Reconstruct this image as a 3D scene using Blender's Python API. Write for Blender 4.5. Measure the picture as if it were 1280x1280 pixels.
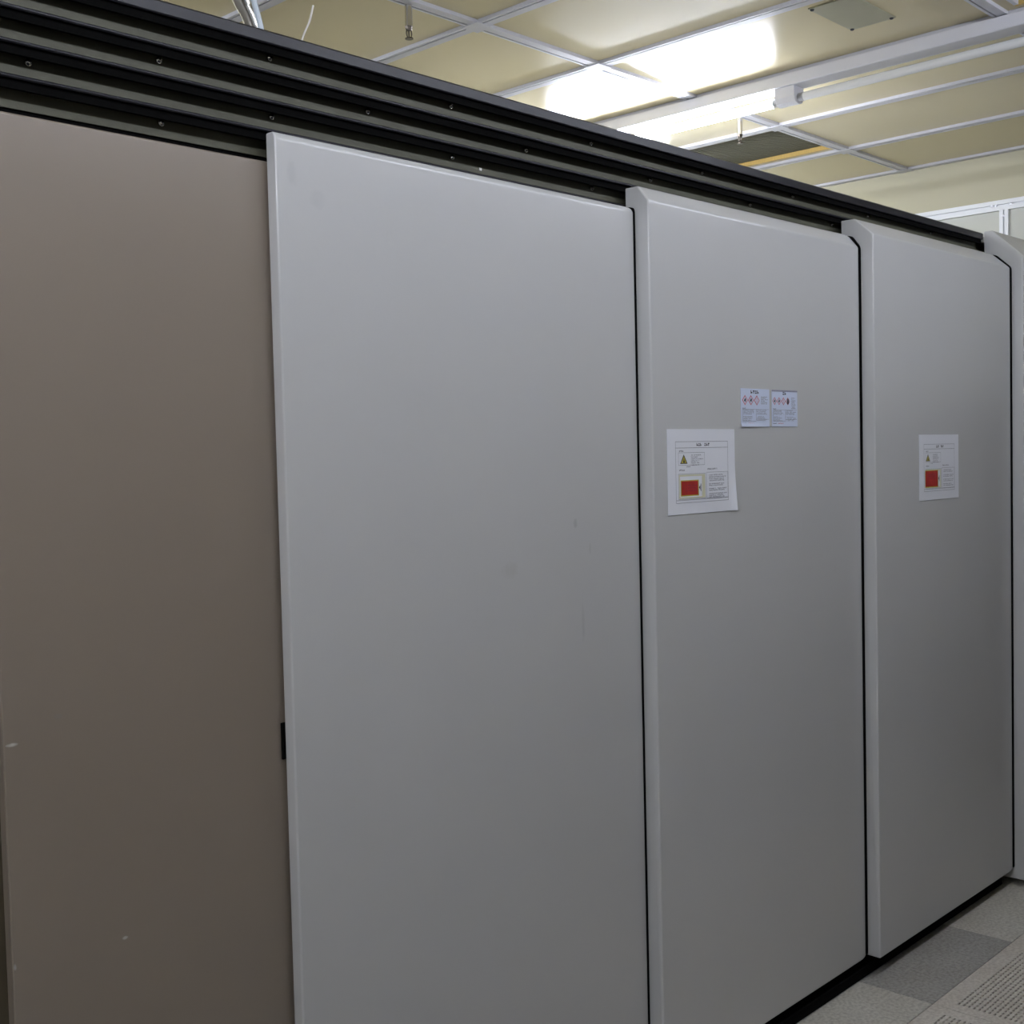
import bpy, bmesh, math, random
from mathutils import Vector, Matrix

# ------------------------------------------------------------------ reset
for o in list(bpy.data.objects):
    bpy.data.objects.remove(o, do_unlink=True)
scene = bpy.context.scene
COL = scene.collection
random.seed(7)

# ------------------------------------------------------------------ camera
# world: X along the row of panels, Y into the machine, Z up. Metres.
CAM_H = 1.646
YAW, PITCH, ROLL, FPX = 0.806850801, -0.0455687371, -0.0237020901, 1515.2
fwd = Vector((math.sin(YAW) * math.cos(PITCH), math.cos(YAW) * math.cos(PITCH), math.sin(PITCH)))
r0 = Vector((math.cos(YAW), -math.sin(YAW), 0.0))
u0 = r0.cross(fwd)
right = math.cos(ROLL) * r0 + math.sin(ROLL) * u0
up = -math.sin(ROLL) * r0 + math.cos(ROLL) * u0
cd = bpy.data.cameras.new('camera')
cd.sensor_fit = 'HORIZONTAL'
cd.sensor_width = 36.0
cd.lens = 36.0 * FPX / 1280.0
cd.clip_start = 0.05
cam = bpy.data.objects.new('camera', cd)
COL.objects.link(cam)
m3 = Matrix((right, up, -fwd)).transposed()
cam.matrix_world = Matrix.Translation((0, 0, CAM_H)) @ m3.to_4x4()
scene.camera = cam

# ------------------------------------------------------------------ world and exposure
w = bpy.data.worlds.new('world')
scene.world = w
w.use_nodes = True
w.node_tree.nodes['Background'].inputs[0].default_value = (0.6, 0.62, 0.65, 1)
w.node_tree.nodes['Background'].inputs[1].default_value = 0.0
vs = scene.view_settings
vs.view_transform = 'Standard'
vs.look = 'None'
vs.gamma = 1.0
vs.use_curve_mapping = False
vs.exposure = 0.08
TUBE_POWER = 112.0          # emission strength of a lit fluorescent tube
TUBE_COLOR = (0.905, 0.95, 1.08)

# ------------------------------------------------------------------ materials
def mat(name, color, rough=0.5, metallic=0.0, spec=0.5, noise=None, bump=None, coat=0.0):
    """noise = (scale, amount, detail, stretch); bump = (scale, strength)"""
    m = bpy.data.materials.new(name)
    m.use_nodes = True
    nt = m.node_tree
    b = nt.nodes['Principled BSDF']
    b.inputs['Base Color'].default_value = (*color, 1)
    b.inputs['Roughness'].default_value = rough
    b.inputs['Metallic'].default_value = metallic
    b.inputs['Specular IOR Level'].default_value = spec
    b.inputs['Coat Weight'].default_value = coat
    tc = nt.nodes.new('ShaderNodeTexCoord')
    if noise:
        sc, amt, det, st = noise
        mp = nt.nodes.new('ShaderNodeMapping')
        mp.inputs['Scale'].default_value = st
        nt.links.new(tc.outputs['Object'], mp.inputs[0])
        n = nt.nodes.new('ShaderNodeTexNoise')
        n.inputs['Scale'].default_value = sc
        n.inputs['Detail'].default_value = det
        nt.links.new(mp.outputs[0], n.inputs['Vector'])
        mix = nt.nodes.new('ShaderNodeMix')
        mix.data_type = 'RGBA'
        mix.inputs[6].default_value = (*[c * (1 - amt) for c in color], 1)
        mix.inputs[7].default_value = (*[min(1, c * (1 + amt)) for c in color], 1)
        nt.links.new(n.outputs['Fac'], mix.inputs[0])
        nt.links.new(mix.outputs[2], b.inputs['Base Color'])
    if bump:
        n2 = nt.nodes.new('ShaderNodeTexNoise')
        n2.inputs['Scale'].default_value = bump[0]
        n2.inputs['Detail'].default_value = 3
        nt.links.new(tc.outputs['Object'], n2.inputs['Vector'])
        bp = nt.nodes.new('ShaderNodeBump')
        bp.inputs['Strength'].default_value = bump[1]
        bp.inputs['Distance'].default_value = 0.002
        nt.links.new(n2.outputs['Fac'], bp.inputs['Height'])
        nt.links.new(bp.outputs[0], b.inputs['Normal'])
    return m

def emit(name, color, strength):
    m = bpy.data.materials.new(name)
    m.use_nodes = True
    nt = m.node_tree
    nt.nodes.remove(nt.nodes['Principled BSDF'])
    e = nt.nodes.new('ShaderNodeEmission')
    e.inputs[0].default_value = (*color, 1)
    e.inputs[1].default_value = strength
    nt.links.new(e.outputs[0], nt.nodes['Material Output'].inputs[0])
    return m

def add_marks(m, marks):
    """wear marks with a shape of their own: list of (x, z, half_x, half_z, colour, strength) in object space"""
    nt = m.node_tree
    b = nt.nodes['Principled BSDF']
    tc = nt.nodes.new('ShaderNodeTexCoord')
    sep = nt.nodes.new('ShaderNodeSeparateXYZ')
    n = nt.nodes.new('ShaderNodeTexNoise')
    n.inputs['Scale'].default_value = 60
    nt.links.new(tc.outputs['Object'], n.inputs['Vector'])
    nt.links.new(tc.outputs['Object'], sep.inputs[0])
    def math_(op, a, bb):
        q = nt.nodes.new('ShaderNodeMath'); q.operation = op
        for i, v in enumerate((a, bb)):
            if isinstance(v, (int, float)): q.inputs[i].default_value = v
            else: nt.links.new(v, q.inputs[i])
        return q.outputs[0]
    cur = b.inputs['Base Color'].links[0].from_socket
    for (x, z, hx, hz, colr, st) in marks:
        dx = math_('DIVIDE', math_('SUBTRACT', sep.outputs['X'], x), hx)
        dz = math_('DIVIDE', math_('SUBTRACT', sep.outputs['Z'], z), hz)
        d = math_('ADD', math_('MULTIPLY', dx, dx), math_('MULTIPLY', dz, dz))
        mr = nt.nodes.new('ShaderNodeMapRange')
        mr.inputs['From Min'].default_value = 1.0
        mr.inputs['From Max'].default_value = 0.1
        nt.links.new(math_('ADD', d, math_('MULTIPLY', math_('SUBTRACT', n.outputs['Fac'], 0.5), 1.6)), mr.inputs['Value'])
        mix = nt.nodes.new('ShaderNodeMix'); mix.data_type = 'RGBA'
        nt.links.new(math_('MULTIPLY', mr.outputs[0], st), mix.inputs[0])
        nt.links.new(cur, mix.inputs[6])
        mix.inputs[7].default_value = (*colr, 1)
        cur = mix.outputs[2]
    nt.links.new(cur, b.inputs['Base Color'])

PANEL_RGB = (0.53, 0.535, 0.535)
M = {}
M['panel'] = mat('grey_panel_paint', PANEL_RGB, 0.23, 0, 0.62, (2.2, 0.03, 4, (1, 1, 1)), (220, 0.05))
M['panel_marked'] = mat('grey_panel_paint_scuffed', PANEL_RGB, 0.23, 0, 0.62, (2.2, 0.03, 4, (1, 1, 1)), (220, 0.05))
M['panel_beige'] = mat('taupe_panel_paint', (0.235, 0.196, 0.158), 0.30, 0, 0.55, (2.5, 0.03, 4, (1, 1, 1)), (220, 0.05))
M['brown'] = mat('brown_panel_paint', (0.085, 0.070, 0.046), 0.55, 0, 0.3, (2.5, 0.05, 4, (1, 1, 1)))
M['rail'] = mat('dark_rail_steel', (0.094, 0.094, 0.067), 0.5, 0.0, 0.22, (40, 0.22, 5, (0.25, 1, 1)), (300, 0.08))
M['rail_black'] = mat('blackened_rail_steel', (0.014, 0.014, 0.019), 0.34, 0.0, 0.26, (25, 0.25, 5, (0.25, 1, 1)), (300, 0.06))
M['black'] = mat('black_parts_and_shade', (0.004, 0.004, 0.004), 0.9, 0, 0.03, (20, 0.2, 2, (1, 1, 1)))  # black parts, and the strips that stand for shade
M['bolt'] = mat('bright_steel', (0.75, 0.75, 0.75), 0.18, 1.0, 0.5, (90, 0.06, 2, (1, 1, 1)))
M['ceiling'] = mat('cream_ceiling_panel', (0.68, 0.60, 0.38), 0.27, 0, 0.35, (1.5, 0.03, 3, (1, 1, 1)), (60, 0.02))
M['ceiling_base'] = mat('ceiling_void', (0.05, 0.05, 0.045), 0.8, 0, 0.2, (5, 0.1, 2, (1, 1, 1)))
M['alu'] = mat('grey_aluminium_bar', (0.58, 0.58, 0.62), 0.38, 0.0, 0.5, (30, 0.04, 3, (1, 1, 1)))
M['groove'] = mat('dark_groove', (0.06, 0.06, 0.065), 0.6, 0, 0.2, (30, 0.1, 2, (1, 1, 1)))
M['plate'] = mat('grey_green_plate', (0.40, 0.39, 0.28), 0.5, 0, 0.3, (10, 0.04, 3, (1, 1, 1)))
M['fixture'] = mat('white_enamel', (0.68, 0.68, 0.72), 0.35, 0, 0.5, (10, 0.02, 2, (1, 1, 1)))
M['tube_off'] = mat('unlit_tube_glass', (0.80, 0.81, 0.80), 0.12, 0, 0.6, (10, 0.02, 2, (1, 1, 1)), None, 0.5)
M['tube_on'] = emit('lit_tube_glass', TUBE_COLOR, TUBE_POWER)
M['tube_in_view'] = emit('in_view_lit_tube_glass', TUBE_COLOR, TUBE_POWER * 0.72)  # strength lowered to tame the hot ceiling around the tube
M['tube_aisle'] = emit('aisle_lit_tube_glass', TUBE_COLOR, TUBE_POWER * 0.455)  # strength tuned for the light on the panel fronts
M['tube_side_fill'] = emit('side_fill_tube_glass', TUBE_COLOR, TUBE_POWER * 2.1)  # strength raised to brighten the left sides of the panels
M['cap'] = mat('tube_end_cap', (0.35, 0.35, 0.36), 0.35, 0.8, 0.5, (30, 0.05, 2, (1, 1, 1)))
M['mesh'] = mat('dark_grille', (0.12, 0.115, 0.075), 0.6, 0, 0.3, (60, 0.35, 5, (1, 4, 1)))
M['wood'] = mat('raw_wood_edge', (0.62, 0.43, 0.14), 0.6, 0, 0.2, (20, 0.15, 4, (1, 8, 1)))
M['steel_pipe'] = mat('stainless_pipe', (0.62, 0.60, 0.56), 0.22, 1.0, 0.5, (30, 0.06, 3, (1, 1, 1)))
M['brown_hose'] = mat('brown_hose', (0.09, 0.07, 0.05), 0.5, 0, 0.4, (30, 0.1, 3, (1, 1, 1)))
M['blue_hose'] = mat('pale_blue_tubing', (0.55, 0.62, 0.68), 0.3, 0, 0.5, (30, 0.05, 3, (1, 1, 1)))
M['white_wire'] = mat('white_cable', (0.75, 0.73, 0.68), 0.4, 0, 0.4, (40, 0.05, 2, (1, 1, 1)))
M['brass'] = mat('sprinkler_brass', (0.10, 0.085, 0.07), 0.35, 1.0, 0.5, (60, 0.1, 2, (1, 1, 1)))
M['wall'] = mat('cream_wall', (0.58, 0.55, 0.40), 0.5, 0, 0.3, (2, 0.02, 3, (1, 1, 1)))
M['wall_dark'] = mat('added_dark_dado', (0.085, 0.068, 0.05), 0.6, 0, 0.3, (2, 0.05, 3, (1, 1, 1)))
M['wall_grey'] = mat('grey_painted_wall', (0.17, 0.17, 0.165), 0.6, 0, 0.3, (2, 0.03, 3, (1, 1, 1)))
M['wall_panel'] = mat('grey_partition_panel', (0.66, 0.67, 0.60), 0.45, 0, 0.35, (2, 0.02, 3, (1, 1, 1)))
M['white_alu'] = mat('white_aluminium_frame', (0.90, 0.92, 0.94), 0.3, 0, 0.5, (20, 0.02, 2, (1, 1, 1)))

def speckle(name, color, dark, rough=0.45):
    m = bpy.data.materials.new(name)
    m.use_nodes = True
    nt = m.node_tree
    b = nt.nodes['Principled BSDF']
    b.inputs['Roughness'].default_value = rough
    b.inputs['Specular IOR Level'].default_value = 0.4
    tc = nt.nodes.new('ShaderNodeTexCoord')
    n1 = nt.nodes.new('ShaderNodeTexNoise'); n1.inputs['Scale'].default_value = 95; n1.inputs['Detail'].default_value = 4
    n2 = nt.nodes.new('ShaderNodeTexNoise'); n2.inputs['Scale'].default_value = 7; n2.inputs['Detail'].default_value = 4
    gi = nt.nodes.new('ShaderNodeNewGeometry')
    nt.links.new(gi.outputs['Position'], n1.inputs['Vector'])
    nt.links.new(gi.outputs['Position'], n2.inputs['Vector'])
    cr = nt.nodes.new('ShaderNodeValToRGB')
    cr.color_ramp.elements[0].position = 0.34; cr.color_ramp.elements[0].color = (*dark, 1)
    cr.color_ramp.elements[1].position = 0.62; cr.color_ramp.elements[1].color = (*color, 1)
    nt.links.new(n1.outputs['Fac'], cr.inputs[0])
    mix = nt.nodes.new('ShaderNodeMix'); mix.data_type = 'RGBA'; mix.blend_type = 'MULTIPLY'
    mix.inputs[0].default_value = 0.35
    cr2 = nt.nodes.new('ShaderNodeValToRGB')
    cr2.color_ramp.elements[0].position = 0.3; cr2.color_ramp.elements[0].color = (0.72, 0.68, 0.62, 1)
    cr2.color_ramp.elements[1].position = 0.65; cr2.color_ramp.elements[1].color = (1, 1, 1, 1)
    nt.links.new(n2.outputs['Fac'], cr2.inputs[0])
    nt.links.new(cr.outputs[0], mix.inputs[6]); nt.links.new(cr2.outputs[0], mix.inputs[7])
    nt.links.new(mix.outputs[2], b.inputs['Base Color'])
    return m

M['tile_light'] = speckle('pale_speckled_vinyl', (0.60, 0.585, 0.53), (0.42, 0.405, 0.36))
M['tile_dark'] = speckle('grey_speckled_vinyl', (0.40, 0.392, 0.368), (0.26, 0.255, 0.238))
M['tile_vent'] = speckle('warm_speckled_vinyl', (0.66, 0.625, 0.565), (0.50, 0.46, 0.41))
M['plenum'] = mat('dark_floor_void', (0.05, 0.048, 0.045), 0.9, 0, 0.1, (8, 0.1, 2, (1, 1, 1)))

M['paper'] = mat('laminated_white_paper', (0.84, 0.86, 0.92), 0.22, 0, 0.5, (12, 0.015, 2, (1, 1, 1)))
M['card'] = mat('laminated_bluish_card', (0.66, 0.73, 0.90), 0.22, 0, 0.5, (12, 0.015, 2, (1, 1, 1)))
M['ink'] = mat('black_ink', (0.025, 0.025, 0.04), 0.4, 0, 0.4, (80, 0.2, 2, (1, 1, 1)))
M['ink_grey'] = mat('grey_ink', (0.13, 0.135, 0.17), 0.4, 0, 0.4, (80, 0.2, 2, (1, 1, 1)))
M['ink_red'] = mat('red_ink', (0.42, 0.035, 0.03), 0.4, 0, 0.4, (40, 0.35, 3, (1, 1, 1)))
M['ink_pink'] = mat('pale_red_ink', (0.52, 0.13, 0.16), 0.4, 0, 0.4, (80, 0.1, 2, (1, 1, 1)))
M['ink_yellow'] = mat('yellow_ink', (0.50, 0.43, 0.07), 0.4, 0, 0.4, (40, 0.15, 2, (1, 1, 1)))
M['ink_pale'] = mat('pale_yellow_ink', (0.66, 0.66, 0.48), 0.4, 0, 0.4, (30, 0.08, 2, (1, 1, 1)))
M['ink_purple'] = mat('dark_purple_ink', (0.24, 0.03, 0.06), 0.4, 0, 0.4, (80, 0.2, 2, (1, 1, 1)))
M['edge_shade'] = mat('card_edge_shade', (0.26, 0.26, 0.34), 0.4, 0, 0.4, (80, 0.1, 2, (1, 1, 1)))

# ------------------------------------------------------------------ mesh helpers
def add_box(bm, x0, x1, y0, y1, z0, z1):
    v = [bm.verts.new(p) for p in ((x0, y0, z0), (x1, y0, z0), (x1, y1, z0), (x0, y1, z0),
                                   (x0, y0, z1), (x1, y0, z1), (x1, y1, z1), (x0, y1, z1))]
    for q in ((0, 3, 2, 1), (4, 5, 6, 7), (0, 1, 5, 4), (1, 2, 6, 5), (2, 3, 7, 6), (3, 0, 4, 7)):
        bm.faces.new([v[i] for i in q])
    return v

def box(x0, x1, y0, y1, z0, z1, bev=0.0, seg=2):
    bm = bmesh.new()
    add_box(bm, x0, x1, y0, y1, z0, z1)
    if bev:
        bmesh.ops.bevel(bm, geom=bm.edges[:], offset=bev, segments=seg, profile=0.5, affect='EDGES')
    return bm

def add_cyl(bm, a, b, r0, r1=None, n=16, caps=True):
    a = Vector(a); b = Vector(b); r1 = r0 if r1 is None else r1
    d = (b - a).normalized()
    t = Vector((1, 0, 0)) if abs(d.x) < 0.9 else Vector((0, 1, 0))
    u = d.cross(t).normalized(); v = d.cross(u)
    ra, rb = [], []
    for i in range(n):
        c = math.cos(2 * math.pi * i / n); s = math.sin(2 * math.pi * i / n)
        ra.append(bm.verts.new(a + r0 * (c * u + s * v))); rb.append(bm.verts.new(b + r1 * (c * u + s * v)))
    for i in range(n):
        j = (i + 1) % n
        bm.faces.new((ra[i], ra[j], rb[j], rb[i]))
    if caps:
        bm.faces.new(ra[::-1]); bm.faces.new(rb)

def add_tube(bm, pts, r, n=12):
    pts = [Vector(p) for p in pts]
    # Catmull-Rom refinement
    P = []
    for i in range(len(pts) - 1):
        p0 = pts[max(i - 1, 0)]; p1 = pts[i]; p2 = pts[i + 1]; p3 = pts[min(i + 2, len(pts) - 1)]
        for k in range(6):
            t = k / 6
            P.append(0.5 * ((2 * p1) + (-p0 + p2) * t + (2 * p0 - 5 * p1 + 4 * p2 - p3) * t * t + (-p0 + 3 * p1 - 3 * p2 + p3) * t ** 3))
    P.append(pts[-1])
    ref = Vector((0, 1, 0))
    rings = []
    for i, p in enumerate(P):
        d = (P[min(i + 1, len(P) - 1)] - P[max(i - 1, 0)]).normalized()
        u = d.cross(ref).normalized(); v = d.cross(u)
        rings.append([bm.verts.new(p + r * (math.cos(2 * math.pi * k / n) * u + math.sin(2 * math.pi * k / n) * v)) for k in range(n)])
    for a, b in zip(rings[:-1], rings[1:]):
        for k in range(n):
            j = (k + 1) % n
            bm.faces.new((a[k], a[j], b[j], b[k]))
    bm.faces.new(rings[0][::-1]); bm.faces.new(rings[-1])

def extrude_profile_x(prof, x0, x1):
    """prof: list of (y, z); closed outline extruded along X"""
    bm = bmesh.new()
    a = [bm.verts.new((x0, y, z)) for y, z in prof]
    b = [bm.verts.new((x1, y, z)) for y, z in prof]
    n = len(prof)
    for i in range(n):
        j = (i + 1) % n
        bm.faces.new((a[i], a[j], b[j], b[i]))
    bm.faces.new(a[::-1]); bm.faces.new(b)
    bmesh.ops.recalc_face_normals(bm, faces=bm.faces[:])
    return bm

def obj(name, bm, material, parent=None, loc=(0, 0, 0), smooth=False, kind=None):
    if isinstance(bm, bmesh.types.BMesh):
        bmesh.ops.recalc_face_normals(bm, faces=bm.faces[:])
        if loc != (0, 0, 0) and parent is None:
            bmesh.ops.translate(bm, verts=bm.verts[:], vec=-Vector(loc))
        me = bpy.data.meshes.new(name)
        bm.to_mesh(me); bm.free()
        me.materials.append(material)
        if smooth:
            me.polygons.foreach_set('use_smooth', [True] * len(me.polygons))
            try:
                me.set_sharp_from_angle(angle=math.radians(35))
            except Exception:
                pass
    else:
        me = bm
    o = bpy.data.objects.new(name, me)
    COL.objects.link(o)
    if parent:
        o.parent = parent
    o.location = loc
    if kind:
        o['kind'] = kind
    return o

def tag(o, label, cat, group=None):
    o['label'] = label; o['category'] = cat
    if group: o['group'] = group
    return o

def thing(name, label, cat, loc=(0, 0, 0), group=None):
    o = bpy.data.objects.new(name, None)
    o.empty_display_size = 0.1
    COL.objects.link(o); o.location = loc
    return tag(o, label, cat, group)

def part(name, bm, material, parent, smooth=False):
    """child whose mesh is written in world coordinates; parent sits at parent.location unrotated"""
    bmesh.ops.translate(bm, verts=bm.verts[:], vec=-Vector(parent.location))
    o = obj(name, bm, material, parent, (0, 0, 0), smooth)
    return o

# ------------------------------------------------------------------ room dimensions
ZC = 3.032                 # ceiling panels
ZB = 3.020                 # underside of the ceiling bars
GX = [5.793 - 0.6 * k for k in range(16)][::-1]       # bars that run along Y
GY = [-0.822 + 1.2 * k for k in range(6)]             # bars that run along X
X0, X1 = GX[0], 5.806
Y0, Y1 = GY[0], GY[-1]

# ------------------------------------------------------------------ ceiling
ceil = obj('ceiling', box(X0 - 0.05, X1 + 0.05, Y0 - 0.05, Y1 + 0.05, ZC + 0.10, ZC + 0.14), M['ceiling_base'], kind='structure')
pan_mesh = None
def cell(ix, iy): return GX[ix], GX[ix + 1], GY[iy], GY[iy + 1]
ix_v1 = [i for i, x in enumerate(GX) if abs(x - 4.593) < 0.01][0]
iy_v1 = [i for i, y in enumerate(GY) if abs(y - 2.778) < 0.01][0]
ix_v2 = [i for i, x in enumerate(GX) if abs(x - 3.393) < 0.01][0]
iy_v2 = [i for i, y in enumerate(GY) if abs(y - 0.378) < 0.01][0]
for ix in range(15):
    for iy in range(len(GY) - 1):
        x0, x1, y0, y1 = cell(ix, iy)
        if (ix, iy) in ((ix_v1, iy_v1), (ix_v2, iy_v2)):
            continue
        if pan_mesh is None:
            bm = box(-0.288, 0.288, -0.588, 0.588, 0, 0.012, 0.002, 1)
            o = obj('ceiling_panel', bm, M['ceiling'], ceil)
            pan_mesh = o.data
        else:
            o = obj('ceiling_panel', pan_mesh, None, ceil)
        o.location = ((x0 + x1) / 2, (y0 + y1) / 2, ZC)

# two cells hold a recessed grille with a raw wooden rim
def recessed_grille(x0, x1, y0, y1, cellbox, label):
    cx0, cx1, cy0, cy1 = cellbox
    t = thing('ceiling_grille', label, 'ceiling vent', ((x0 + x1) / 2, (y0 + y1) / 2, ZC), 'recessed ceiling grilles')
    zt = ZC + 0.014
    # dark grille made of slats above a backing
    part('backing', box(x0, x1, y0, y1, zt + 0.006, zt + 0.012), M['mesh'], t)
    n = 22
    bm0 = None
    for k in range(n):
        xx = x0 + (k + 0.5) * (x1 - x0) / n
        if bm0 is None:
            s = part('slat', box(xx - 0.006, xx + 0.006, y0, y1, zt, zt + 0.006), M['mesh'], t)
            bm0, xb = s.data, xx
        else:
            s = obj('slat', bm0, None, t); s.location.x = xx - xb
    for nm, bx in (('rim', (x1, x1 + 0.014, y0 - 0.014, y1 + 0.014)), ('rim', (x0 - 0.014, x0, y0 - 0.014, y1 + 0.014)),
                   ('rim', (x0, x1, y0 - 0.014, y0)), ('rim', (x0, x1, y1, y1 + 0.014))):
        part(nm, box(*bx, ZC - 0.004, zt + 0.014), M['wood'] if bx[0] == x1 else M['alu'], t)
    # cream filler panel around the opening
    for bx in ((cx0, cx1, cy0, y0 - 0.014), (cx0, cx1, y1 + 0.014, cy1), (cx0, x0 - 0.014, y0 - 0.014, y1 + 0.014), (x1 + 0.014, cx1, y0 - 0.014, y1 + 0.014)):
        if bx[1] - bx[0] > 0.004 and bx[3] - bx[2] > 0.004:
            part('filler_panel', box(*bx, ZC, ZC + 0.012), M['ceiling'], t)
    return t
c1 = cell(ix_v1, iy_v1)
recessed_grille(4.635, 5.115, 2.822, 3.52, (c1[0] + .01, c1[1] - .01, c1[2] + .01, c1[3] - .01), 'dark recessed grille with yellow wooden rim in the ceiling behind the lit tube')
c2 = cell(ix_v2, iy_v2)
recessed_grille(3.44, 3.925, 0.45, 1.505, (c2[0] + .01, c2[1] - .01, c2[2] + .01, c2[3] - .01), 'dark recessed grille with orange wooden rim at the upper right corner')

# aluminium bars of the ceiling grid: slotted profile
def bar_profile(w=0.046):
    h = w / 2
    return [(-h, ZB + 0.03), (-h, ZB), (0.008, ZB), (0.008, ZB + 0.010), (0.0135, ZB + 0.010), (0.0135, ZB), (h, ZB), (h, ZB + 0.03)]
bars_x = None
for y in GY:
    bm = extrude_profile_x([(y + a, z) for a, z in bar_profile()], X0, X1 - 0.005)
    obj('ceiling_bar', bm, M['alu'], ceil)
for x in GX:
    # split between the long bars so that nothing interpenetrates
    src = None
    for k in range(len(GY) - 1):
        ya, yb = GY[k] + 0.023, GY[k + 1] - 0.023
        if src is None:
            bm = extrude_profile_x([(a, z) for a, z in bar_profile()], 0, yb - ya)
            bmesh.ops.rotate(bm, verts=bm.verts[:], cent=(0, 0, 0), matrix=Matrix.Rotation(math.pi / 2, 3, 'Z'))
            o = obj('ceiling_bar', bm, M['alu'], ceil)
            src = o.data
        else:
            o = obj('ceiling_bar', src, None, ceil)
        o.location = (x, ya, 0)
# square cover plates on the crossings
src = None
for x in GX:
    for y in GY[1:-1]:
        if abs(x - 3.993) < 0.01:
            continue
        if src is None:
            o = obj('crossing_plate', box(-0.036, 0.036, -0.036, 0.036, -0.003, 0.0, 0.001, 1), M['alu'], ceil)
            src = o.data
        else:
            o = obj('crossing_plate', src, None, ceil)
        o.location = (x, y, ZB)

# access plate screwed to one panel
t = thing('access_plate', 'grey square access plate with four corner screws on a ceiling panel', 'access plate', (3.607, 1.905, ZC))
part('plate', box(3.468, 3.746, 1.826, 1.984, ZC - 0.005, ZC, 0.0015, 1), M['plate'], t)
for x, y in ((3.478, 1.836), (3.736, 1.836), (3.478, 1.974), (3.736, 1.974)):
    bm = bmesh.new(); add_cyl(bm, (x, y, ZC - 0.009), (x, y, ZC - 0.005), 0.005, 0.007, 10)
    part('screw', bm, M['groove'], t)

# ------------------------------------------------------------------ walls
def wall(name, bm, m):
    return obj(name, bm, m, kind='structure')
we = wall('wall_end', box(X1 + 0.004, X1 + 0.10, Y0, Y1, 0, ZC + 0.10), M['wall'])
wall('wall_left', box(X0 - 0.10, X0 - 0.03, Y0, Y1, 0, ZC + 0.10), M['wall'])
wall('wall_front', box(X0 - 0.03, X1, Y0 - 0.10, Y0 - 0.03, 0, ZC + 0.10), M['wall_grey'])
# unseen dark dado added to cut bounce onto the panels
DADO = 1.90
wall('added_trim_1', box(X0 - 0.028, X0 - 0.008, Y0, Y1, 0, DADO), M['wall_dark'])
wall('added_trim_2', box(X0, X1 - 0.05, Y0 - 0.028, Y0 - 0.008, 0, DADO), M['wall_dark'])
wall('added_trim_3', box(X1 - 0.045, X1 - 0.024, Y0, 1.60, 0, DADO), M['wall_dark'])
wall('wall_back', box(X0 - 0.03, X1, Y1 + 0.03, Y1 + 0.10, 0, ZC + 0.10), M['wall'])
# partition frame on the end wall: slotted white bars with screws, panels between
FR = X1 - 0.022
mull = [2.291 + 0.9 * k for k in range(-3, 4)]
def slotted_bar_y(y0, y1, z0, z1):
    zc = (z0 + z1) / 2
    pr = [(z0, 0), (zc - 0.004, 0), (zc - 0.004, 0.012), (zc + 0.004, 0.012), (zc + 0.004, 0), (z1, 0), (z1, 0.025), (z0, 0.025)]
    bm = bmesh.new()
    a = [bm.verts.new((FR + d, y0, z)) for z, d in pr]; b = [bm.verts.new((FR + d, y1, z)) for z, d in pr]
    n = len(pr)
    for i in range(n):
        j = (i + 1) % n; bm.faces.new((a[i], a[j], b[j], b[i]))
    bm.faces.new(a); bm.faces.new(b[::-1])
    return bm
obj('frame_bar', slotted_bar_y(Y0, Y1, 2.752, 2.800), M['white_alu'], we)
src = None
for y in mull:
    if src is None:
        bm = slotted_bar_y(-2.752, 0, -0.021, 0.021)
        bmesh.ops.rotate(bm, verts=bm.verts[:], cent=(FR, 0, 0), matrix=Matrix.Rotation(-math.pi / 2, 3, 'X'))
        o = obj('frame_post', bm, M['white_alu'], we)
        zs = [v.co.z for v in o.data.vertices]
        off = -min(zs)
        for v in o.data.vertices: v.co.z += off
        src = o.data
    else:
        o = obj('frame_post', src, None, we)
    o.location = (0, y, 0)
src = None
for a, b in zip(mull[:-1], mull[1:]):
    if src is None:
        o = obj('partition_panel', box(FR + 0.016, X1 + 0.003, 0.021, 0.879, 0.02, 2.752), M['wall_panel'], we); src = o.data
    else:
        o = obj('partition_panel', src, None, we)
    o.location = (0, a, 0)
src = None
for y in mull:
    for dy, z in ((-0.035, 2.776), (0.035, 2.776), (0.055, 2.776), (0.0, 2.725)):
        if src is None:
            bm = bmesh.new(); add_cyl(bm, (FR - 0.002, 0, 0), (FR, 0, 0), 0.0055, None, 8)
            o = obj('screw', bm, M['cap'], we); src = o.data
        else:
            o = obj('screw', src, None, we)
        o.location = (0, y + dy, z)

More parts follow.
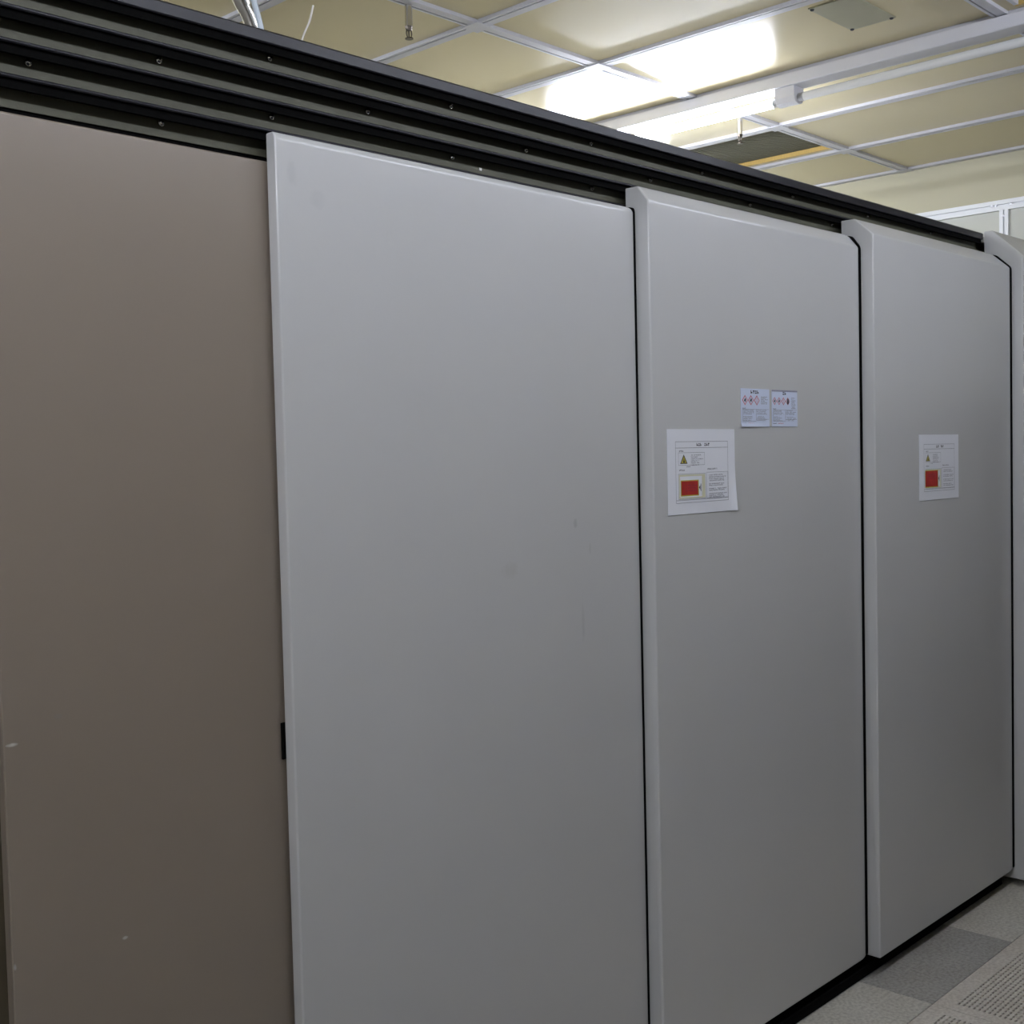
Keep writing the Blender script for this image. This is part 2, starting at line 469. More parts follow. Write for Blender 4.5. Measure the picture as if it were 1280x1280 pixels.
# ------------------------------------------------------------------ floor
floor = obj('floor', box(X0 - 0.03, X1 + 0.05, Y0 - 0.03, Y1 + 0.03, -0.12, -0.05), M['plenum'], kind='structure')
TX0, TY0 = 3.375, 1.557
def tile_mesh(m):
    o = obj('floor_tile', box(-0.2990, 0.2990, -0.2980, 0.2980, -0.03, 0, 0.0012, 1), m, floor)
    return o
def vent_tile():
    bm = bmesh.new()
    mx, my = 0.042, 0.05
    xs = [-0.2992, -0.3 + mx]
    nx, ny = 27, 33
    px = (0.6 - 2 * mx) / nx; py = (0.6 - 2 * my) / ny
    for i in range(nx):
        a = -0.3 + mx + i * px
        xs += [a + px * 0.16, a + px * 0.84]
    xs += [0.2992]
    ys = [-0.2992]
    for j in range(ny):
        a = -0.3 + my + j * py
        ys += [a + py * 0.30, a + py * 0.70]
    ys += [0.2992]
    xs = [xs[0]] + xs[2:]
    V = [[bm.verts.new((x, y, 0)) for y in ys] for x in xs]
    holes = []
    for i in range(len(xs) - 1):
        for j in range(len(ys) - 1):
            q = (V[i][j], V[i + 1][j], V[i + 1][j + 1], V[i][j + 1])
            if i % 2 == 1 and j % 2 == 1:
                holes.append(q)
            else:
                bm.faces.new(q)
    for q in holes:
        low = [bm.verts.new((v.co.x, v.co.y, -0.012)) for v in q]
        for k in range(4):
            l = (k + 1) % 4
            bm.faces.new((q[k], low[k], low[l], q[l]))
    e = [V[0][0], V[-1][0], V[-1][-1], V[0][-1]]
    # outer skirt
    rim = [V[i][0] for i in range(len(xs))] + [V[-1][j] for j in range(1, len(ys))] + [V[i][-1] for i in range(len(xs) - 2, -1, -1)] + [V[0][j] for j in range(len(ys) - 2, 0, -1)]
    low = [bm.verts.new((v.co.x, v.co.y, -0.03)) for v in rim]
    for k in range(len(rim)):
        l = (k + 1) % len(rim)
        bm.faces.new((rim[k], rim[l], low[l], low[k]))
    me = bpy.data.meshes.new('vented_floor_tile')
    bmesh.ops.recalc_face_normals(bm, faces=bm.faces[:])
    bm.to_mesh(me); bm.free(); me.materials.append(M['tile_vent'])
    return me
vt = vent_tile()
tl = td = None
for i in range(-10, 5):
    for j in range(-4, 7):
        cx = TX0 + 0.6 * i + 0.3; cy = TY0 + 0.6 * j + 0.3
        if cx + 0.3 > X1 + 0.31 or cx - 0.3 < X0 - 0.1 or (0 < j < 3 and -0.62 < cx < 5.60) or cy > Y1:
            continue
        if j == -1 and i in (-2, -1, 0, 1):
            o = obj('vented_floor_tile', vt, None, floor)
        elif (i, j) == (0, 0) or j <= -2 or (i < -2 and j < 1):
            if td is None: o = tile_mesh(M['tile_dark']); td = o.data
            else: o = obj('floor_tile', td, None, floor)
        else:
            if tl is None: o = tile_mesh(M['tile_light']); tl = o.data
            else: o = obj('floor_tile', tl, None, floor)
        if cx + 0.3 > X1:
            wd = X1 - (cx - 0.3)
            o.scale.x = wd / 0.6; cx = cx - 0.3 + wd / 2
        o.location = (cx, cy, 0)

# ------------------------------------------------------------------ machine enclosure with guide rails
YF = 1.852                 # plane of the rail lips
YR = 1.880                 # recessed rail faces
ZTOP = 2.430
MX0, MX1 = -0.62, 5.60
mach = thing('equipment_enclosure', 'long dark equipment enclosure with black guide rails along its top', 'equipment', (2.5, 2.6, 0))
part('body', box(MX0, MX1, 1.925, 3.30, 0.10, 2.405, 0.003, 1), M['brown'], mach)
part('plinth', box(MX0 + 0.02, MX1 - 0.02, 1.95, 3.26, 0.0, 0.10), M['black'], mach)
part('roof', box(MX0, MX1, YR - 0.003, 3.30, 2.4055, ZTOP - 0.002, 0.002, 1), M['panel'], mach)
part('base_shade', box(MX0 + 0.02, 4.48, 1.792, 1.949, 0.0015, 0.034, 0.002, 1), M['black'], mach)  # last strip: black, put in for the shade on the floor under the panels
lips = [2.406, 2.353, 2.300, 2.2465]
RX1 = 4.483
rails = []
for k, zl in enumerate(lips + [None]):
    if k == 0:      # top rail: plain upright flange
        pr = [(YF + 0.004, ZTOP), (YF, ZTOP - 0.004), (YF, zl + 0.002), (YF + 0.002, zl), (YR - 0.004, zl), (YR - 0.004, ZTOP)]
        rails.append(part('guide_rail', extrude_profile_x(pr, MX0, RX1), M['rail_black'], mach))
        continue
    # recessed upright web
    zb_ = zl + 0.0066 if zl else 2.2072
    rl = part('guide_rail', extrude_profile_x([(YR, lips[k - 1] - 0.001), (YR, zb_), (YR + 0.003, zb_), (YR + 0.003, lips[k - 1] - 0.001)], MX0, RX1), M['rail'], mach)
    if zl:          # projecting lip at the foot of the web
        bm = extrude_profile_x([(YR + 0.003, zl + 0.0065), (YF + 0.003, zl + 0.0065), (YF, zl + 0.004), (YF, zl + 0.002), (YF + 0.002, zl), (YR + 0.003, zl)], MX0, RX1)
        bmesh.ops.translate(bm, verts=bm.verts[:], vec=-Vector(mach.location))
        obj('rail_lip', bm, M['rail_black'], rl)
    # black strip put in for the shade under the lip above
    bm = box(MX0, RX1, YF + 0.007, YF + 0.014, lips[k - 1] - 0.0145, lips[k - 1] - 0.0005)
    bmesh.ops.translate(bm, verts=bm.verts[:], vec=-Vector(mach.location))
    obj('lip_shade', bm, M['black'], rl)
    rails.append(rl)
part('rail_backing', box(MX0, RX1, YR + 0.0035, 1.925, 2.12, 2.404), M['black'], mach)
KB = YR / 1.853
# bolts, staggered from rail to rail
bsrc = None
for k, (z, xs0) in enumerate(((2.379, 0.871 - 0.4525 * 3), (2.326, 1.098 - 0.4525 * 3), (2.2735, 0.871 - 0.4525 * 3), (2.222, 1.098 - 0.4525 * 3))):
    rr = rails[k + 1]
    for q in range(13):
        x = (xs0 + 0.4525 * q) * KB
        if x > RX1 - 0.03: break
        if bsrc is None:
            bm = bmesh.new()
            add_cyl(bm, (0, 0, 0), (0, -0.005, 0), 0.0058, 0.0058, 12)
            add_cyl(bm, (0, -0.005, 0), (0, -0.009, 0), 0.0050, 0.0026, 12)
            bmesh.ops.recalc_face_normals(bm, faces=bm.faces[:])
            bsrc = bpy.data.meshes.new('bolt'); bm.to_mesh(bsrc); bm.free(); bsrc.materials.append(M['bolt'])
        b = obj('bolt', bsrc, None, rr)
        b.location = Vector((x, YR, CAM_H + (z - CAM_H) * KB)) - Vector(mach.location)

# ------------------------------------------------------------------ sliding panels
def round_path(pts, radii, seg=4):
    """open polyline with rounded inner corners"""
    out = [Vector(pts[0])]
    for i in range(1, len(pts) - 1):
        p = Vector(pts[i]); a = (Vector(pts[i - 1]) - p).normalized(); b = (Vector(pts[i + 1]) - p).normalized()
        r = radii[i - 1]
        p0, p1 = p + a * r, p + b * r
        for k in range(seg + 1):
            t = k / seg
            out.append((1 - t) ** 2 * p0 + 2 * t * (1 - t) * p + t * t * p1)
    out.append(Vector(pts[-1]))
    return out

def panel_skin(x0, x1, yf, yb, zb, ztop, ych, zch, left=(0.005, 0.005), right=(0.045, 0.010), crease=0.006, inset=0.0):
    """sheet-metal cover: profile in Y,Z swept along X; both upright edges curve back towards the machine"""
    cr = min(crease, 0.45 * math.hypot(ych - yf, ztop - zch))
    path = round_path([(yb, zb), (yf, zb), (yf, zch), (ych, ztop), (yb, ztop)], [min(0.006, cr), cr, cr])
    nrm = []
    for i, p in enumerate(path):
        t = (path[min(i + 1, len(path) - 1)] - path[max(i - 1, 0)]).normalized()
        nrm.append(Vector((t.y, -t.x)))            # towards the inside
    if nrm[len(nrm) // 3].x < 0: nrm = [-n for n in nrm]
    st = []
    for k in range(6):
        a = math.pi / 2 * k / 5
        st.append((x0 + left[0] * (1 - math.sin(a)), left[1] * (1 - math.cos(a))))
    st = st[::-1]
    for k in range(9):
        a = math.pi / 2 * k / 8
        st.append((x1 - right[0] * (1 - math.sin(a)), right[1] * (1 - math.cos(a))))
    bm = bmesh.new()
    rows = []
    for x, d in st:
        row = []
        for i, (p, n) in enumerate(zip(path, nrm)):
            q = p + n * (d + inset)
            if i in (0, len(path) - 1): q.x = yb
            q.x = min(q.x, yb)
            row.append(bm.verts.new((x, q.x, q.y)))
        rows.append(row)
    for a, b in zip(rows[:-1], rows[1:]):
        for i in range(len(path) - 1):
            bm.faces.new((a[i], a[i + 1], b[i + 1], b[i]))
        bm.faces.new((a[-1], a[0], b[0], b[-1]))
    bm.faces.new(rows[0]); bm.faces.new(rows[-1][::-1])
    return bm

def sliding_panel(x0, x1, yf, yb, zb, ztop, ych, zch, m, label, gap=0.0, **kw):
    o = obj('sliding_panel', panel_skin(x0, x1, yf, yb, zb, ztop, ych, zch, **kw), m, None, (x0, yf, zb), smooth=True)
    tag(o, label, 'panel', 'sliding cover panels')
    if gap:   # black strip put in for the shade in the gap to the next panel
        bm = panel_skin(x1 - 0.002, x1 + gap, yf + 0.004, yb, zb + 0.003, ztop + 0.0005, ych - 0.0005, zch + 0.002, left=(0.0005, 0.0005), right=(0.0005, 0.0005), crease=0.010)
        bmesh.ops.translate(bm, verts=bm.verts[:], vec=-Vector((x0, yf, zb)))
        obj('gap_shade', bm, M['black'], o, smooth=True)
    return o

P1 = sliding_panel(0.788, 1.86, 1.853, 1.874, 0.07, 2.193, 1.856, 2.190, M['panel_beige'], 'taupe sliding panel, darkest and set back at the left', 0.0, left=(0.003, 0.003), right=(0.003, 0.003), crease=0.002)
P2 = sliding_panel(1.306, 2.346, 1.817, 1.8435, 0.07, 2.2405, 1.825, 2.230, M['panel_marked'], 'plain light grey sliding panel with no notices, widest in view', 0.0095, left=(0.004, 0.004), right=(0.03, 0.004), crease=0.006)
P3 = sliding_panel(2.3565, 3.408, 1.781, 1.8495, 0.07, 2.292, 1.813, 2.254, M['panel'], 'light grey sliding panel carrying three white notices', 0.0095)
P4 = sliding_panel(3.419, 4.476, 1.745, 1.8495, 0.07, 2.344, 1.806, 2.290, M['panel'], 'light grey sliding panel carrying a single white notice', 0.012)
P5 = sliding_panel(4.489, 5.555, 1.709, 1.8495, 0.03, 2.436, 1.820, 2.332, M['panel'], 'tallest grey panel, only its edge seen at the far right')
P0 = part('fixed_panel', box(MX0, 0.83, 1.8748, 1.9245, 0.07, 2.195, 0.0005, 1), M['brown'], mach)
# black finger pull on the left edge of the plain panel
bm = box(-0.006, 0.020, 0.029, 0.034, -0.034, 0.034, 0.001, 1)
o = obj('finger_pull', bm, M['black'], P2)
o.location = (0.0, 0.0, 1.131 - 0.07)
# wear marks (object space of the panels)
add_marks(M['panel_marked'], [
    (0.035, 2.10, 0.012, 0.03, (0.42, 0.43, 0.44), 0.35), (0.82, 0.99 + 0.20, 0.006, 0.05, (0.40, 0.40, 0.40), 0.35),
    (0.80, 1.42, 0.008, 0.012, (0.36, 0.36, 0.36), 0.5), (0.58, 1.33, 0.03, 0.02, (0.46, 0.46, 0.44), 0.4),
    (0.09, 2.06, 0.02, 0.02, (0.44, 0.45, 0.46), 0.35), (0.85, 1.36, 0.004, 0.02, (0.4, 0.4, 0.4), 0.35)])
add_marks(M['panel_beige'], [
    (0.013, 1.148, 0.011, 0.0035, (0.62, 0.60, 0.56), 0.9), (0.19, 0.79, 0.006, 0.003, (0.5, 0.48, 0.45), 0.8),
    (0.004, 0.80, 0.003, 0.006, (0.5, 0.48, 0.45), 0.6), (0.09, 1.18, 0.008, 0.006, (0.22, 0.2, 0.18), 0.5)])

# a loose white paint chip stuck on a rail
bm = box(-0.004, 0.004, -0.0015, 0, -0.003, 0.003, 0.0005, 1)
b = obj('paint_chip', bm, M['white_wire'], rails[3])
b.location = Vector((1.861 * KB, YR, CAM_H + (2.262 - CAM_H) * KB)) - Vector(mach.location)

# ------------------------------------------------------------------ notices
def quad(bm, u0, u1, v0, v1, W, Hh, d):
    """rectangle in sheet coordinates (u to the right, v downwards, both 0..1), d in front of the sheet"""
    vs_ = [bm.verts.new((u * W, -d, -v * Hh)) for u, v in ((u0, v1), (u1, v1), (u1, v0), (u0, v0))]
    bm.faces.new(vs_)

def frame(bm, u0, u1, v0, v1, W, Hh, d, t=0.0009):
    tu, tv = t / W, t / Hh
    quad(bm, u0, u1, v0, v0 + tv, W, Hh, d); quad(bm, u0, u1, v1 - tv, v1, W, Hh, d)
    quad(bm, u0, u0 + tu, v0 + tv, v1 - tv, W, Hh, d); quad(bm, u1 - tu, u1, v0 + tv, v1 - tv, W, Hh, d)

def text_row(bm, u0, u1, v, hgt, W, Hh, d, rnd, cw=0.012, gap=0.22):
    """a row of small unreadable characters, each a few strokes"""
    u = u0
    while u < u1 - cw * 0.6:
        if rnd.random() < gap * 0.6:
            u += cw * 0.7; continue
        c = cw * rnd.uniform(0.75, 1.0)
        s = rnd.randint(0, 2)
        if s == 0:
            quad(bm, u, u + c * 0.9, v, v + hgt * 0.38, W, Hh, d); quad(bm, u + c * 0.25, u + c * 0.6, v + hgt * 0.38, v + hgt, W, Hh, d)
        elif s == 1:
            quad(bm, u, u + c * 0.36, v, v + hgt, W, Hh, d); quad(bm, u + c * 0.36, u + c * 0.9, v + hgt * 0.5, v + hgt * 0.9, W, Hh, d)
        else:
            quad(bm, u, u + c * 0.88, v + hgt * 0.62, v + hgt, W, Hh, d); quad(bm, u + c * 0.1, u + c * 0.8, v + hgt * 0.05, v + hgt * 0.40, W, Hh, d)
        u += cw

def poly(bm, pts, W, Hh, d):
    bm.faces.new([bm.verts.new((u * W, -d, -v * Hh)) for u, v in pts])

def sheet_mesh(W, Hh, curl, m, name, label, cat, loc, rot=0.0, group=None, th=0.0006):
    bm = bmesh.new()
    nu, nv = 28, 20
    F, B = [], []
    for i in range(nu + 1):
        fr, br = [], []
        for j in range(nv + 1):
            u, v = i / nu, j / nv
            y = -th - curl(u, v)
            fr.append(bm.verts.new((u * W, y, -v * Hh))); br.append(bm.verts.new((u * W, y + 0.0005, -v * Hh)))
        F.append(fr); B.append(br)
    for i in range(nu):
        for j in range(nv):
            bm.faces.new((F[i][j], F[i][j + 1], F[i + 1][j + 1], F[i + 1][j]))
            bm.faces.new((B[i][j], B[i + 1][j], B[i + 1][j + 1], B[i][j + 1]))
    for i in range(nu):
        bm.faces.new((F[i][0], F[i + 1][0], B[i + 1][0], B[i][0])); bm.faces.new((F[i][nv], B[i][nv], B[i + 1][nv], F[i + 1][nv]))
    for j in range(nv):
        bm.faces.new((F[0][j], B[0][j], B[0][j + 1], F[0][j + 1])); bm.faces.new((F[nu][j], F[nu][j + 1], B[nu][j + 1], B[nu][j]))
    me = bpy.data.meshes.new(name)
    bmesh.ops.recalc_face_normals(bm, faces=bm.faces[:])
    bm.to_mesh(me); bm.free(); me.materials.append(m)
    o = bpy.data.objects.new(name, me); COL.objects.link(o)
    o.location = loc; o.rotation_euler = (0, rot, 0)
    return tag(o, label, cat, group)

D = 0.0018
def printed(name, fn, m, parent):
    bm = bmesh.new(); fn(bm)
    return obj(name, bm, m, parent, kind='stuff' if name in ('printed_text', 'printed_title', 'printed_footer', 'printed_border', 'diagram_text') else None)

def a4_notice(o, W, Hh, seed, red, tri, txt):
    R = random.Random(seed)
    def borders(bm):
        frame(bm, .115, .89, .145, .868, W, Hh, D)
        quad(bm, .115, .89, .218, .2225, W, Hh, D)
        quad(bm, .115, .89, .832, .836, W, Hh, D)
        frame(bm, .155, .535, .275, .425, W, Hh, D, .0007)
        frame(bm, .15, .545, .525, .825, W, Hh, D, .0007)
        frame(bm, .56, .885, .515, .83, W, Hh, D, .0007)
    printed('printed_border', borders, M['ink_grey'], o)
    def title(bm):
        text_row(bm, .42, .505, .165, .036, W, Hh, D, R, .026, 0.0)
        text_row(bm, .535, .625, .165, .036, W, Hh, D, R, .026, 0.0)
    printed('printed_title', title, M['ink'], o)
    def rows(bm):
        text_row(bm, .165, .225, .248, .018, W, Hh, D, R, .013)
        text_row(bm, .165, .24, .472, .018, W, Hh, D, R, .013)
        text_row(bm, .575, .74, .468, .018, W, Hh, D, R, .013)
        for k in range(6):
            text_row(bm, .335, .335 + R.uniform(.1, .18), .300 + k * .0235, .012, W, Hh, D, R, .010)
        for v in txt:
            text_row(bm, .595, .87 - R.uniform(0, .07), v, .013, W, Hh, D, R, .011)
        text_row(bm, .27, .33, .435, .014, W, Hh, D, R, .011)
    printed('printed_text', rows, M['ink_grey'], o)
    u, v, s = tri
    sv = s * .97
    printed('warning_triangle', lambda bm: poly(bm, [(u, v - sv * .75), (u + s * .55, v + sv * .45), (u - s * .55, v + sv * .45)], W, Hh, D), M['ink'], o)
    printed('warning_triangle_field', lambda bm: poly(bm, [(u, v - sv * .52), (u + s * .40, v + sv * .36), (u - s * .40, v + sv * .36)], W, Hh, D + .0002), M['ink_yellow'], o)
    printed('warning_symbol', lambda bm: (poly(bm, [(u, v - sv * .2), (u + s * .14, v + sv * .3), (u - s * .14, v + sv * .3)], W, Hh, D + .0004)), M['ink'], o)
    r0_, r1_, r2_, r3_ = red
    printed('diagram_field', lambda bm: quad(bm, .158, .537, .535, .815, W, Hh, D + .0001), M['ink_pale'], o)
    printed('diagram_white', lambda bm: quad(bm, .172, r1_ + .06, .555, .80, W, Hh, D + .0002), M['paper'], o)
    printed('diagram_rim', lambda bm: quad(bm, r0_ - .01, r1_ + .012, r2_ - .012, r3_ + .014, W, Hh, D + .0003), M['ink_yellow'], o)
    printed('diagram_block', lambda bm: quad(bm, r0_, r1_, r2_, r3_, W, Hh, D + .0004), M['ink_red'], o)
    def lines(bm):
        for k in range(3):
            text_row(bm, r0_ + .06, r1_ - .01, r2_ + .045 + k * .03, .016, W, Hh, D + .0006, R, .018)
    printed('diagram_text', lines, M['ink_purple'], o)
    def arrow(bm):
        uu = min(r1_ + .035, .50); vv = (r2_ + r3_) / 2
        poly(bm, [(uu - .022, vv), (uu - .002, vv - .03), (uu - .002, vv + .03)], W, Hh, D + .0004)
        quad(bm, uu + .003, uu + .011, vv - .045, vv + .045, W, Hh, D + .0004)
    printed('diagram_arrow', arrow, M['ink'], o)

def curl_big(u, v):
    # lower right corner lifts away from the panel
    s = max(0.0, (u - 0.91) / 0.09) * max(0.0, (v - 0.45) / 0.55)
    return 0.0075 * s ** 1.3 + 0.001
W4, H4 = 0.2965, 0.2125
n1 = sheet_mesh(W4, H4, curl_big, M['paper'], 'notice_sheet', 'large white laminated notice with curled corner, left on the three-notice panel', 'notice', (2.4115, 1.781, 1.7045), 0.0, 'laminated notices')
a4_notice(n1, W4, H4, 3, (.19, .43, .612, .775), (.232, .365, .095), [.545, .568, .591, .612, .65, .671, .708, .729, .768, .789, .808])
n2 = sheet_mesh(W4, H4, lambda u, v: 0.001, M['paper'], 'notice_sheet', 'white laminated notice with red block, alone on the farther panel', 'notice', (3.7105, 1.745, 1.6855), 0.0, 'laminated notices')
a4_notice(n2, W4, H4, 5, (.15, .45, .555, .795), (.215, .365, .095), [.545, .57, .62, .645, .69, .715, .76, .785])

def card_notice(o, W, Hh, seed, nd, dark_last):
    R = random.Random(seed)
    printed('printed_title', lambda bm: text_row(bm, .34 if nd == 3 else .42, .65 if nd == 3 else .58, .045, .085, W, Hh, D, R, .075, 0.0), M['ink'], o)
    us = (.14, .345, .55) if nd == 3 else (.11, .28, .45, .62)
    s = .098 if nd == 3 else .082
    sv = s * W / Hh * 1.0
    vv = .305
    for k, u in enumerate(us):
        printed('hazard_diamond', lambda bm: poly(bm, [(u, vv - sv), (u + s, vv), (u, vv + sv), (u - s, vv)], W, Hh, D), M['ink_pink'], o)
        printed('hazard_diamond_field', lambda bm: poly(bm, [(u, vv - sv * .72), (u + s * .72, vv), (u, vv + sv * .72), (u - s * .72, vv)], W, Hh, D + .0002), M['card'], o)
        if k == nd - 1 and dark_last:
            printed('hazard_symbol', lambda bm: poly(bm, [(u - s * .15, vv - sv * .7), (u + s * .2, vv - sv * .7), (u + s * .45, vv), (u + s * .25, vv + sv * .75), (u - s * .35, vv + sv * .75), (u - s * .4, vv)], W, Hh, D + .0004), M['ink'], o)
        elif k != (2 if nd == 3 else 2):
            printed('hazard_symbol', lambda bm: poly(bm, [(u - s * .4, vv + sv * .1), (u + s * .05, vv - sv * .45), (u + s * .35, vv - sv * .1), (u + s * .1, vv + sv * .4)], W, Hh, D + .0004), M['ink'], o)
        else:
            printed('hazard_symbol', lambda bm: quad(bm, u - s * .08, u + s * .08, vv - sv * .45, vv + sv * .4, W, Hh, D + .0004), M['ink_pink'], o)
    def rows(bm):
        for k in range(6 if nd == 3 else 9):
            text_row(bm, .70 if nd == 3 else .76, .95 - R.uniform(0, .12), .20 + k * .036, .022, W, Hh, D, R, .028, .1)
        text_row(bm, .05, .18, .505, .03, W, Hh, D, R, .03, 0)
        for cu0, cu1 in ((.06, .46), (.53, .95)):
            for k in range(9):
                if k == 4: continue
                text_row(bm, cu0 + R.uniform(0, .03), cu1 - R.uniform(0, .16), .555 + k * .034, .019, W, Hh, D, R, .022, .25)
            quad(bm, cu0 - .012, cu0 - .004, .545, .85, W, Hh, D)
        quad(bm, .05, .52, .852, .860, W, Hh, D); quad(bm, .52, .97, .80, .807, W, Hh, D); quad(bm, .05, .97, .54, .546, W, Hh, D)
    printed('printed_text', rows, M['ink_grey'], o)
    printed('printed_footer', lambda bm: text_row(bm, .045, .19, .90, .026, W, Hh, D, R, .03, 0), M['ink'], o)
    printed('printed_footer', lambda bm: text_row(bm, .24, .45, .90, .026, W, Hh, D, R, .03, 0), M['ink_pink'], o)

WC, HC = 0.1405, 0.1015
k1 = sheet_mesh(WC, HC, lambda u, v: 0.001 + 0.003 * max(0, v - 0.9) / 0.1 * (1 - u), M['card'], 'hazard_card', 'small bluish hazard card with three red diamonds, left of the pair', 'notice', (2.7405, 1.781, 1.8125), 0.0, 'small hazard cards')
card_notice(k1, WC, HC, 11, 3, False)
k2 = sheet_mesh(0.1345, HC - 0.001, lambda u, v: 0.001, M['card'], 'hazard_card', 'small bluish hazard card with four symbols, right of the pair', 'notice', (2.8925, 1.781, 1.8120), 0.0, 'small hazard cards')
card_notice(k2, 0.1345, HC - 0.001, 12, 4, True)
printed('top_edge_shade', lambda bm: quad(bm, 0, 1.0, 0.0, .045, 0.1345, HC - 0.001, D), M['edge_shade'], k2)  # shade along the top of the card, put in as a grey strip

# ------------------------------------------------------------------ fluorescent fixtures
def fixture_line(start, along_x, tubes, label, tube_labels, z=ZB - 0.0035, glass=None):
    """a run of batten fixtures from `start` towards -Y (or +X); tubes: list of booleans (lit or not)"""
    L = 1.232
    n = len(tubes)
    rot = math.pi / 2 if along_x else 0.0
    mz = Matrix.Rotation(rot, 3, 'Z')
    org = Vector((start[0], start[1], z))
    t = thing('light_batten', label, 'light fixture', org, 'ceiling light battens')
    t.rotation_euler = (0, 0, rot)
    obj('housing', box(-0.043, 0.043, -L * n, 0, -0.045, 0, 0.004, 2), M['fixture'], t)
    for k in range(n + 1):
        yc = -L * k
        bm = bmesh.new()
        prof = [(-0.034, -0.0455), (-0.034, -0.082), (-0.026, -0.100), (-0.008, -0.107), (0.008, -0.107), (0.026, -0.100), (0.034, -0.082), (0.034, -0.0455)]
        h = 0.040 if 0 < k < n else 0.022
        a = [bm.verts.new((p, yc - h, q)) for p, q in prof]; b = [bm.verts.new((p, yc + h, q)) for p, q in prof]
        for i in range(len(prof)):
            j = (i + 1) % len(prof); bm.faces.new((a[i], a[j], b[j], b[i]))
        bm.faces.new(a); bm.faces.new(b[::-1])
        obj('lamp_holder', bm, M['fixture'], t)
    hl = L / 2 - 0.041
    for k, lit in enumerate(tubes):
        tt = thing('fluorescent_tube', tube_labels[k], 'light tube', org + mz @ Vector((0, -L * (k + 0.5), -0.085)), 'fluorescent tubes')
        tt.rotation_euler = (0, 0, rot)
        bm = bmesh.new(); add_cyl(bm, (0, hl - 0.022, 0), (0, -hl + 0.022, 0), 0.0155, None, 20, True)
        obj('glass', bm, (glass or M['tube_on']) if lit else M['tube_off'], tt, smooth=True)
        for sg in (-1, 1):
            bm = bmesh.new(); add_cyl(bm, (0, sg * hl, 0), (0, sg * (hl - 0.022), 0), 0.0162, None, 20, True)
            obj('end_cap', bm, M['cap'], tt, smooth=True)
    return t

fixture_line((3.993, 3.597), False, [True, False], 'white double batten light in view crossing the ceiling at upper right',
             ['brightly lit fluorescent tube behind the black rail', 'unlit fluorescent tube at the upper right'], ZB - 0.0035, M['tube_in_view'])
fixture_line((-0.40, 0.66), True, [True] * 4, 'assumed white batten light over the aisle along the panels, outside the picture',  # unseen run assumed over the aisle, placed to grade the panel fronts
             ['first lit tube of the assumed aisle run from the left', 'second lit tube of the assumed aisle run from the left',
              'third lit tube of the assumed aisle run from the left', 'fourth lit tube of the assumed aisle run from the left'], ZB - 0.0035, M['tube_aisle'])
fixture_line((-1.407, 1.50), False, [True], 'added short white batten light across the aisle at far left, outside the picture',  # unseen batten added to light the left sides of the panels
             ['added lit tube across the aisle at the far left'], ZB - 0.0035, M['tube_side_fill'])
for xx, nm in ((1.593, 'left'), (5.193, 'right')):  # unseen battens added to brighten the ceiling
    fixture_line((xx, 4.95), False, [True], 'added white batten light behind the enclosure, the ' + nm + ' one, hidden from view',
                 ['added lit tube behind the enclosure, the ' + nm + ' one'])

# ------------------------------------------------------------------ sprinklers
def sprinkler(x, y, label):
    t = thing('sprinkler_head', label, 'sprinkler', (x, y, ZB), 'ceiling sprinklers')
    bm = bmesh.new()
    add_cyl(bm, (x, y, ZB - 0.003), (x, y, ZB - 0.066), 0.0115, None, 16)
    part('drop_pipe', bm, M['steel_pipe'], t, True)
    bm = bmesh.new()
    add_cyl(bm, (x, y, ZB - 0.066), (x, y, ZB - 0.078), 0.0125, 0.009, 6)
    part('nozzle', bm, M['brass'], t)
    bm = bmesh.new()
    add_tube(bm, [(x - 0.009, y, ZB - 0.074), (x - 0.0105, y, ZB - 0.088), (x - 0.006, y, ZB - 0.099), (x, y, ZB - 0.102)], 0.0018, 6)
    add_tube(bm, [(x + 0.009, y, ZB - 0.074), (x + 0.0105, y, ZB - 0.088), (x + 0.006, y, ZB - 0.099), (x, y, ZB - 0.102)], 0.0018, 6)
    part('frame_arms', bm, M['brass'], t, True)
    bm = bmesh.new()
    add_cyl(bm, (x, y, ZB - 0.077), (x, y, ZB - 0.098), 0.0022, None, 8)
    part('glass_bulb', bm, M['brass'], t, True)
    bm = bmesh.new()
    add_cyl(bm, (x, y, ZB - 0.101), (x, y, ZB - 0.1035), 0.0125, None, 16)
    part('deflector', bm, M['brass'], t)
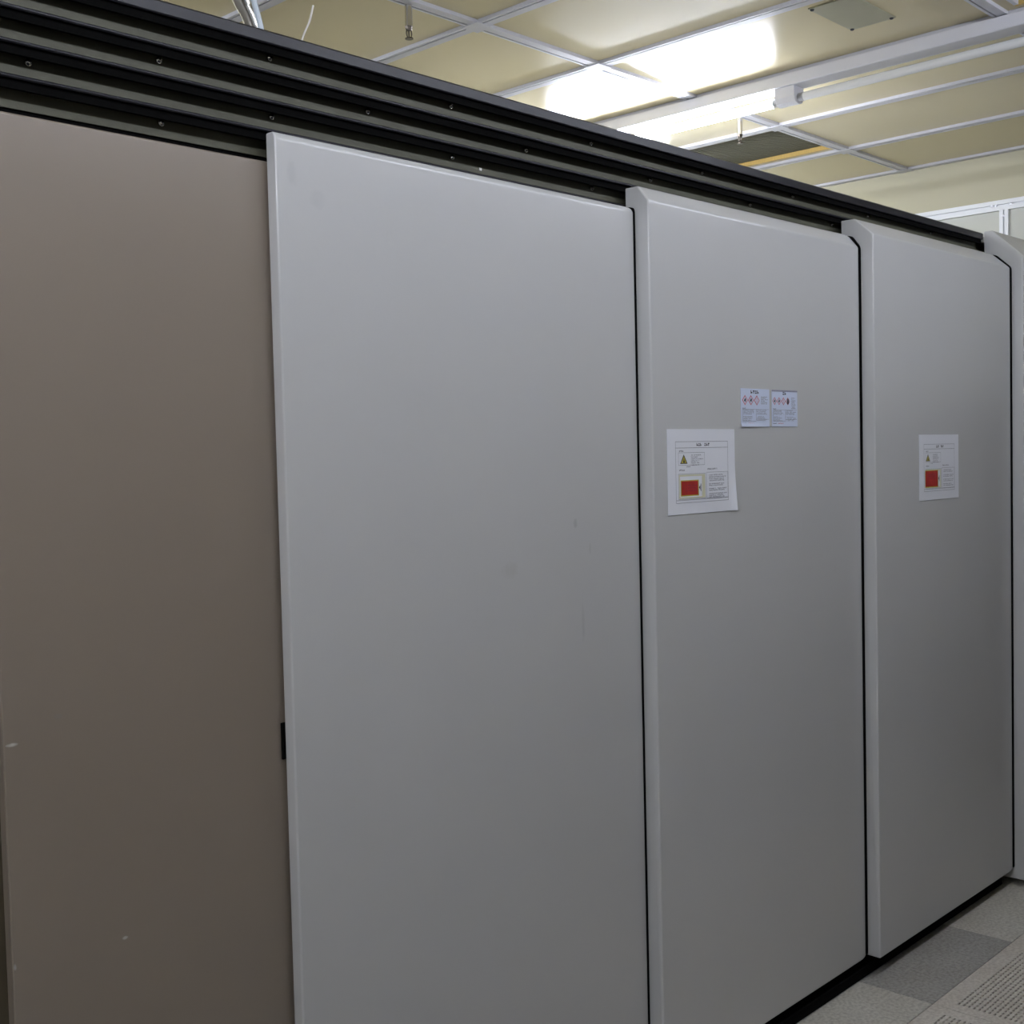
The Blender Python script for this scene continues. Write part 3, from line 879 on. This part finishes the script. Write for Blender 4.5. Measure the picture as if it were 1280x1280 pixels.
sprinkler(2.504, 2.783, 'dark metal sprinkler head hanging at the upper left of the ceiling')
sprinkler(4.345, 2.806, 'pale sprinkler head hanging just below the lit tube')

# ------------------------------------------------------------------ pipework and cables on the machine roof
YP = 2.15
t = thing('steel_pipe', 'bent stainless pipe rising from the enclosure roof at top left', 'pipe', (1.50, YP, ZTOP))
bm = bmesh.new()
add_tube(bm, [(1.535, YP, ZTOP), (1.520, YP, 2.50), (1.495, YP, 2.565), (1.468, YP, 2.61), (1.452, YP, 2.67), (1.450, YP, 2.78), (1.450, YP, ZC)], 0.0165, 16)
part('pipe', bm, M['steel_pipe'], t, True)
for a, b in (((1.4805, YP, 2.5915), (1.466, YP, 2.616)),):
    bm = bmesh.new(); add_cyl(bm, a, b, 0.0195, None, 18)
    part('collar', bm, M['steel_pipe'], t, True)
bm = bmesh.new()
add_tube(bm, [(1.560, YP + .05, ZTOP), (1.545, YP + .05, 2.53), (1.520, YP + .05, 2.60), (1.508, YP + .05, 2.66), (1.505, YP + .05, 2.80), (1.505, YP + .05, ZC)], 0.011, 12)
o = obj('brown_hose', bm, M['brown_hose'], None, (1.56, YP + .05, ZTOP), smooth=True)
tag(o, 'dark brown hose beside the bent stainless pipe', 'hose')
bm = bmesh.new()
add_tube(bm, [(1.515, YP - .05, ZTOP), (1.490, YP - .05, 2.49), (1.482, YP - .05, 2.54), (1.466, YP - .05, 2.595), (1.458, YP - .05, 2.66), (1.456, YP - .05, ZC)], 0.006, 10)
o = obj('blue_tubing', bm, M['blue_hose'], None, (1.515, YP - .05, ZTOP), smooth=True)
tag(o, 'thin pale blue tubing right of the bent stainless pipe', 'hose')
bm = bmesh.new()
add_tube(bm, [(1.595, YP, ZTOP), (1.610, YP, 2.51), (1.627, YP, 2.562), (1.646, YP, 2.60), (1.657, YP, 2.636)], 0.0022, 8)
o = obj('white_cable', bm, M['white_wire'], None, (1.595, YP, ZTOP), smooth=True)
tag(o, 'loose white cable end sticking up from the enclosure roof', 'cable')
